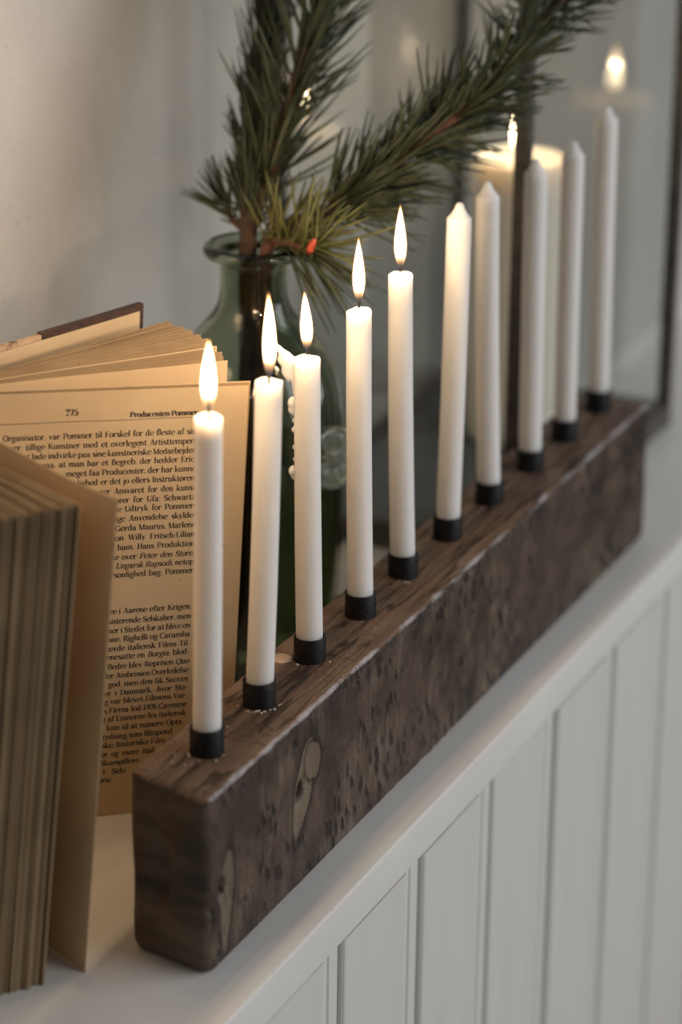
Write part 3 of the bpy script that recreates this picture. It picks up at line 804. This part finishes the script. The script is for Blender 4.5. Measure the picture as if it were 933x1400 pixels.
    if ch == 'U': S(2.8, 5, CAP-.4, 0, 3); A(6.6, 5, 3.8, 4.8, 180, 360, 10); Ln(10.5, 5, 10.5, 14.2, .95); B(8.8, 12.2, 14.1); return g, 12.6
    if ch == 'V': Ln(2.4, 14, 6.6, .4, T); Ln(10.6, 14, 6.9, .4, .95); B(.2, 4.8, 14.1); B(8.6, 12.4, 14.1); return g, 12.4
    if ch == 'W': Ln(2.2, 14, 5.8, .4, T); Ln(9, 14, 6, .4, .95); Ln(8.8, 14, 12.2, .4, T); Ln(15.8, 14, 12.4, .4, .95); B(.2, 4.4, 14.1); B(7, 10.8, 14.1); B(14, 17.4, 14.1); return g, 17.4
    return g, 5
UNIT = .000203
def lay_line(mb, text, s0, s1, z, unit=UNIT, wgt=1.0, slope=None):
    """sets a line on page 275 from s0 to s1 (metres from the spine), justified by its spaces"""
    words = text.split(' '); ital = False; items = []
    for wd in words:
        gl = []; x = 0
        for ch in wd:
            if ch == '/': ital = not ital; continue
            g, adv = glyph(ch, wgt); gl.append((g, x, ital)); x += adv
        items.append((gl, x))
    total = sum(x for _, x in items)*unit; gaps = len(items)-1
    if s1 is None: s1 = s0 + total + gaps*5.5*unit
    hs = 1.0
    sp_ = (s1-s0-total)/max(gaps, 1)
    mn = 4.2*unit
    if gaps == 0: hs = (s1-s0)/total
    elif sp_ < mn: hs = (s1-s0)/(total + gaps*mn); sp_ = mn*hs
    elif sp_ > 9.5*unit: hs = (s1-s0)/(total + gaps*9.5*unit); sp_ = 9.5*unit*hs
    x0 = s0
    for gl, wdt in items:
        for g, gx, it in gl:
            vs = []
            for (px, py) in g.v:
                sx = x0 + (gx + px + (.22*py if it else 0))*unit*hs
                zz = z + py*unit
                u = sx/.155
                sl = -.05*max(.25, min(1, (z/.19)))
                zz += sl*(sx-.112)
                top = page275.h0 + (page275.h1-page275.h0)*u
                p = page275.at(u, zz/top); n = page275.normal(u, zz/top)
                vs.append(p + n*.00023)
            mb.add(vs, g.f)
        x0 += wdt*unit*hs + sp_
LINES = ["Organisator, var Pommer til Forskel for de fleste af sine", "over, tillige Kunstner med et overlegent Artisttempera-", "at lade indvirke paa sine kunstneriske Medarbejdere",
 "paa, at man har et Begreb, der hedder Erich", "meget faa Producenter, der har kunnet", "lighed er det jo ellers Instruktørens", "rer Ansvaret for den kunst-", "tører for Ufa: Schwartz,",
 "de Udtryk for Pommers", "tige Anvendelse skyldes", "Gerda Maurus, Marlene", "ion Willy Fritsch-Lilian", "f ham. Hans Produktion", "ar over /Peter den Store,/", "/Ungarsk Rapsodi,/ netop", "rsonlighed bag. Pommer",
 "re i Aarene efter Krigen.", "sisterende Selskaber, men", "ner i Stedet for at blive en", "one, Righelli og Caramba", "ævde italiensk Films Til-", "enesatte en /Borgia,/ blod-", "Bedre blev Reprisen /Quo/",
 "ler Ambrosios Overledelse", "god, men den fik Succes", "er i Danmark, /hvor/ Sta-", "g var blevet Filmens Var-", "s Firma lod 1926 Carmine", "t af Emnerne fra italiensk", "kun til at ruinere Opta", "tydning som filmpend",
 "ske, historiske Film", "er og mere itali", "Skuespillere", "1. Side", "erne"]
POS = [(39.9, 132.7, 199.1), (41.3, 132.7, 194.3), (49.5, 132.6, 189.6), (58.1, 132.6, 185.1), (69.5, 132.6, 180.3), (75.1, 132.5, 175.5), (86.0, 132.5, 170.6), (92.0, 132.4, 165.8), (92.5, 132.4, 161.3), (92.3, 132.4, 156.4), (93.8, 132.3, 151.5), (92.9, 132.3, 146.6), (92.4, 132.3, 141.7), (92.5, 132.2, 136.7), (94.4, 132.2, 132.2), (92.4, 132.2, 127.6), (92.3, 132.0, 108.7), (91.7, 132.0, 103.5), (91.8, 131.9, 98.6), (91.6, 131.9, 94.0), (91.8, 131.9, 89.1), (91.5, 131.8, 84.6), (92.0, 131.8, 79.5), (91.1, 131.8, 74.7), (92.7, 131.7, 70.0), (91.0, 131.7, 65.4), (91.1, 131.7, 60.9), (90.9, 131.6, 56.1), (90.7, 131.6, 51.5), (92.6, 129.7, 46.7), (90.6, 125.2, 41.9), (90.4, 121.7, 37.3), (90.2, 116.8, 32.4), (89.9, 109.0, 27.6), (91.1, 102.7, 22.7), (89.8, 95.6, 18.2)]
tx_ = MB()
for t_, (a, b, z) in zip(LINES, POS): lay_line(tx_, t_, a/1000, b/1000, z/1000)
lay_line(tx_, "275", .0688, .0748, .2106, .00022, 1.35)
lay_line(tx_, "Producenten Pommer", .0990, .1312, .2086, .000185, 1.45)
# rule under the heading
nr = 24; rl = []
for i in range(nr+1):
    s_ = .020 + (.1325-.020)*i/nr; u = s_/.155; top = page275.h0 + (page275.h1-page275.h0)*u
    for dz in (-.00012, .00012):
        zz = .2075 - .05*(s_-.112) + dz + .00012*math.sin(i*.7)
        rl.append(page275.at(u, zz/top) + page275.normal(u, .9)*.00023)
tx_.add(rl, [(2*i, 2*i+1, 2*i+3, 2*i+2) for i in range(nr)])
tmesh = tx_.obj('printed_text', M['ink'], p275, False, BKO)
tmesh['label'] = 'black printed lines of text'

# ================================================================== GLASS LANTERN AND PILLAR CANDLE
LX0, LX1, LY0, LY1, LH = -.188, -.0275, .455, .745, .42
lan = empty('lantern', ((LX0+LX1)/2, (LY0+LY1)/2, 0), 'tall glass lantern with thin dark metal frame standing behind the beam', 'lantern')
LO = ((LX0+LX1)/2, (LY0+LY1)/2, 0)
def lbox(name, b, mat=None, parent=lan, bevel=.0006):
    mb = MB(); mb.box(*b); o = mb.obj(name, mat or M['lantern_iron'], parent, False, LO)
    if bevel:
        md = o.modifiers.new('bevel', 'BEVEL'); md.width = bevel; md.segments = 2
    return o
pw = .0085
for (x, y) in ((LX0, LY0), (LX1-pw, LY0), (LX0, LY1-pw), (LX1-pw, LY1-pw)): lbox('corner_post', (x, x+pw, y, y+pw, 0, LH))
rh = .016
for z0, z1 in ((.0, rh), (LH-.012, LH)):
    lbox('frame_rail', (LX0+pw, LX1-pw, LY0+.0005, LY0+pw-.0005, z0, z1)); lbox('frame_rail', (LX0+pw, LX1-pw, LY1-pw+.0005, LY1-.0005, z0, z1))
    lbox('frame_rail', (LX0+.0005, LX0+pw-.0005, LY0+pw, LY1-pw, z0, z1)); lbox('frame_rail', (LX1-pw+.0005, LX1-.0005, LY0+pw, LY1-pw, z0, z1))
lbox('base_tray', (LX0+pw+.0005, LX1-pw-.0005, LY0+pw+.0005, LY1-pw-.0005, .006, .0115), M['zinc'])
for b in ((LX0+.0035, LX0+.0055, LY0+pw, LY1-pw, rh, LH-.012), (LX1-.0055, LX1-.0035, LY0+pw, LY1-pw, rh, LH-.012),
          (LX0+pw, LX1-pw, LY0+.0035, LY0+.0055, rh, LH-.012), (LX0+pw, LX1-pw, LY1-.0055, LY1-.0035, rh, LH-.012)):
    lbox('glass_pane', b, M['pane'], lan, 0)
rf = MB(); cx, cy = LO[0], LO[1]
def rect(ix, z): return [(LX0+ix, LY0+ix, z), (LX1-ix, LY0+ix, z), (LX1-ix, LY1-ix, z), (LX0+ix, LY1-ix, z)]
rf.loft([rect(-.003, LH+.0003), rect(-.003, LH+.004), rect(.05, LH+.05), rect(.052, LH+.07), rect(.06, LH+.074)])
rf.obj('roof', M['lantern_iron'], lan, False, LO)
hd = MB(); hd.tube([(cx, cy+.045*math.cos(R(a)), LH+.072+.05*math.sin(R(a))) for a in range(0, 181, 15)], .0022, 8); hd.obj('carrying_handle', M['lantern_iron'], lan, True, LO)

PX, PY, PZ, PR, PHT = -.1065, .651, .0117, .0298, .196
pil = empty('pillar_candle', (PX, PY, PZ), 'thick burning cream pillar candle inside the glass lantern', 'candle')
H_ = PHT - PZ
pm = MB()
pm.lathe([(PR-.001, 0), (PR, .001)] + [(PR*(1+.004*math.sin(i)), H_*i/14) for i in range(1, 14)] + [(PR, H_-.004), (PR-.0006, H_-.0015), (PR-.002, H_), (PR-.004, H_-.0006), (PR-.007, H_-.004), (PR*.45, H_-.0075), (0, H_-.008)], 48)
pm.obj('wax_body', M['wax_pillar'], pil, True, auto=60)
wk = MB(); wk.tube([(0, 0, H_-.009), (.0003, 0, H_-.003), (.001, 0, H_+.004)], [.0011, .001, .0008], 8); wk.obj('wick', M['wick'], pil)
make_flame(0, 0, H_-.002, .040, .0052, pil, 0, 16.0, .06)

# ================================================================== VASE
VX, VY = -.112, .280
vase = empty('vase', (VX, VY, 0), 'green glass bottle vase with wide lip holding pine branches', 'vase')
outer = [(.0, .0), (.040, .0), (.0435, .0015), (.0455, .005), (.0465, .02), (.0478, .06), (.0488, .10), (.0490, .13), (.0480, .148), (.0450, .163), (.0390, .176), (.0300, .187), (.0228, .1955), (.0188, .203), (.0176, .212), (.0178, .222), (.0196, .2260), (.0250, .2285), (.0266, .2315), (.0252, .2342), (.0225, .2348)]
inner = [(.0180, .2330), (.0158, .2280), (.0152, .222), (.0150, .212), (.0160, .202), (.0200, .193), (.0270, .1845), (.0360, .1735), (.0420, .161), (.0450, .147), (.0460, .13), (.0458, .10), (.0448, .06), (.0435, .02), (.0420, .008), (.038, .006), (0, .006)]
vm = MB()
po = [(p.x, p.y) for p in catmull([(a, b, 0) for a, b in outer], 3)]; pi_ = [(p.x, p.y) for p in catmull([(a, b, 0) for a, b in inner], 3)]
vm.lathe([(max(a, 0), max(b, 0)) for a, b in po] + [(max(a, 0), b) for a, b in pi_], 64)
vm.obj('glass_body', M['vase'], vase, True)
wm = MB(); wl = [(max(a-.0004, 0), b+.0004) for a, b in reversed(pi_) if b < .118]
wm.lathe(wl + [(wl[-1][0], .1195), (wl[-1][0]-.002, .1192), (0, .1190)], 48); wm.obj('water', M['water'], vase, True, auto=60)
# pressed glass roundel on the shoulder side
ro = MB(); rn = 40
def rp(r, z): return (r, z)
rings = []
for (r, z, fl_) in ((.0165, -.004, 0), (.0172, .001, 0), (.0168, .0032, 0), (.0150, .0036, 0), (.0138, .0020, 1), (.0098, .0030, 1), (.0062, .0018, 1), (.0050, .0034, 0), (.0015, .0042, 0)):
    rings.append([(r*math.cos(2*math.pi*j/rn), r*math.sin(2*math.pi*j/rn), z + (fl_*.0004*(1 if (j//2) % 2 else -1))) for j in range(rn)])
ro.loft(rings)
roo = ro.obj('glass_roundel', M['clear'], vase, True, auto=35); roo['label'] = 'round pressed glass boss on the side'
vdir = Vector((.92, -.38, .0)).normalized()
az = math.atan2(CP.y-VY, CP.x-VX) + R(57)
vdir = Vector((math.cos(az), math.sin(az), .1)).normalized()
roo.location = vdir*.0492; roo.location.z = .126
az2 = az - R(22); roo.rotation_euler = Vector((math.cos(az2), math.sin(az2), .05)).to_track_quat('Z', 'Y').to_euler()

# ================================================================== PINE BRANCHES
def needle(mb, p, d, L, w_, bend):
    """thin tapering curved needle: three-sided, three segments"""
    d = d.normalized(); e = p + d*L + bend*L
    if LX0-.004 < e.x < LX1+.004 and e.y > LY0-.004: return      # never through the lantern's glass
    a = d.orthogonal().normalized(); b = d.cross(a)
    rings = []
    for i, (t, k) in enumerate(((0, .7), (.35, 1), (.72, .85), (.97, .3))):
        c = p + d*L*t + bend*(L*t*t)
        r = w_*k
        rings.append([c + (a*math.cos(2.094*j) + b*math.sin(2.094*j))*r for j in range(3)])
    mb.loft(rings)
def needles_along(mb, pts, t0, t1, n, L0, L1, ang, spread=.25, w_=.00085, side=None, tipfan=14):
    pts = [Vector(p) for p in pts]
    m = len(pts)-1
    for k in range(n):
        t = t0 + (t1-t0)*((k + random.random())/n)
        x = t*m; i = min(int(x), m-1); f = x-i
        p = pts[i].lerp(pts[i+1], f); tg = (pts[i+1]-pts[i]).normalized()
        o = tg.orthogonal().normalized(); q = tg.cross(o)
        ph = random.uniform(0, 2*math.pi)
        rad = o*math.cos(ph) + q*math.sin(ph)
        a = R(ang + random.gauss(0, 1)*ang*spread)
        d = tg*math.cos(a) + rad*math.sin(a)
        L = random.uniform(L0, L1)
        for _ in range(2):
            d2 = d + Vector((random.gauss(0, .06), random.gauss(0, .06), random.gauss(0, .06)))
            needle(mb, p, d2, L*random.uniform(.92, 1), w_, tg*random.uniform(.0, .25) + Vector((0, 0, random.uniform(-.08, .05))))
    for k in range(tipfan):
        tg = (pts[-1]-pts[-2]).normalized(); d = tg + Vector((random.gauss(0, .3), random.gauss(0, .3), random.gauss(0, .3)))
        needle(mb, pts[-1], d, random.uniform(L0, L1), w_, Vector((0, 0, 0)))
def stem(name, pts, r0, r1, mat, parent, origin):
    mb = MB(); n = len(pts)
    mb.tube(pts, [(r0 + (r1-r0)*i/(n-1))*(1+.12*noise.noise((i*1.7, 3, 1))) for i in range(n)], 10)
    return mb.obj(name, mat, parent, True, origin)

# upright branch with a forked second shoot and a little tuft at its foot
O1 = Vector((-.112, .276, .008))
br1 = empty('pine_branch', O1, 'upright dark green pine branch with bare brown stem in the vase', 'branch', 'pine branches in the vase')
main = catmull([(-.112, .276, .012), (-.114, .280, .09), (-.1165, .2835, .185), (-.1185, .287, .236), (-.1330, .322, .2760), (-.1440, .3540, .3077), (-.1560, .386, .3609), (-.162, .402, .395)], 5)
stem('stem', main, .0066, .0028, M['bark'], br1, O1)
nm = MB(); needles_along(nm, main, .44, 1.0, 270, .032, .054, 12, .55)
o = nm.obj('needles', M['needle'], br1, True, O1); o['kind'] = 'stuff'
nm = MB(); needles_along(nm, main, .415, .56, 40, .022, .036, 24, .5, tipfan=0)
o = nm.obj('needles', M['needle'], br1, True, O1); o['kind'] = 'stuff'
fork = catmull([(-.1190, .2910, .2405), (-.1184, .3172, .2671), (-.1162, .3333, .3013), (-.1138, .3567, .34), (-.1132, .3733, .3643), (-.113, .386, .384)], 5)
stem('side_shoot', fork, .0036, .0020, M['twig'], br1, O1)
nm = MB(); needles_along(nm, fork, .10, 1.0, 190, .036, .058, 36, .4)
o = nm.obj('needles', M['needle'], br1, True, O1); o['kind'] = 'stuff'
tuft = catmull([(-.1190, .2890, .2390), (-.1320, .3010, .2370), (-.1430, .3090, .2430)], 4)
stem('side_shoot', tuft, .0024, .0012, M['twig'], br1, O1)
nm = MB(); needles_along(nm, tuft, .45, 1.0, 10, .020, .034, 20, .4, tipfan=0)
for k in range(16): needle(nm, tuft[-1-(k % 4)], CU + CR*random.uniform(-.75, .25) + CF*random.gauss(0, .3), random.uniform(.022, .040), .0008, CR*random.uniform(-.1, .05))
for (px_, pz_, L_, ln_) in ((0, .28, .050, -.42), (.0, .262, .034, -.5), (0, .267, .034, -.28)): needle(nm, Vector((-.1330, .328, pz_)), CU + CR*ln_, L_, .0008, CR*-.05)
o = nm.obj('needles', M['needle'], br1, True, O1); o['kind'] = 'stuff'

# long branch sweeping up to the right, with the yellow-tinted tuft near the flames
O2 = Vector((-.104, .276, .008))
br2 = empty('pine_branch', O2, 'long pine branch sweeping up to the right above the candles', 'branch', 'pine branches in the vase')
arm = catmull([(-.104, .276, .012), (-.105, .278, .13), (-.1050, .2780, .195), (-.1030, .2800, .236), (-.088, .2990, .2450), (-.0675, .3138, .2596), (-.0444, .3399, .2825), (-.0225, .3708, .3044), (-.0053, .417, .3394), (.006, .4424, .3595), (.012, .458, .374)], 5)
stem('stem', arm, .0042, .0024, M['twig'], br2, O2)
nm = MB(); needles_along(nm, arm, .42, 1.0, 430, .030, .050, 42, .4)
o = nm.obj('needles', M['needle'], br2, True, O2); o['kind'] = 'stuff'
yt = catmull([(-.1030, .2790, .2370), (-.0905, .2730, .2400), (-.0725, .2640, .2400)], 5)
stem('side_shoot', yt, .0026, .0016, M['twig'], br2, O2)
nm = MB()
cpt = Vector((-.0725, .2640, .2400))
# needles fan out mostly to the right and upwards, some hang below
for k in range(84):
    a = random.uniform(-30, 118); dp = random.gauss(0, .45)
    d = CR*math.cos(R(a)) + CU*math.sin(R(a)) - CF*dp
    needle(nm, yt[random.randint(1, len(yt)-1)] + Vector((random.gauss(0, .003), random.gauss(0, .002), random.gauss(0, .002))), d, random.uniform(.030, .046), .00085, Vector((0, 0, random.uniform(-.15, .05))))
o = nm.obj('needles', M['needle_y'], br2, True, O2); o['kind'] = 'stuff'; o['label'] = 'yellowish needles, flame light put into their colour'
nm = MB()
for k in range(34):
    a = random.uniform(-70, -15); dp = random.gauss(0, .4)
    d = CR*math.cos(R(a)) + CU*math.sin(R(a)) - CF*dp
    needle(nm, yt[random.randint(3, len(yt)-2)], d, random.uniform(.034, .050), .0008, Vector((.0, 0, random.uniform(-.25, -.05))))
o = nm.obj('needles', M['needle'], br2, True, O2); o['kind'] = 'stuff'
bd = MB(); bd.tube([cpt + Vector((0, -.001, -.001)), cpt + Vector((.0015, -.002, .002)), cpt + Vector((.003, -.002, .0055)), cpt + Vector((.0038, -.002, .0075))], [.0012, .0022, .0017, .0004], 8)
bd.obj('bud', M['bud'], br2, True, O2)
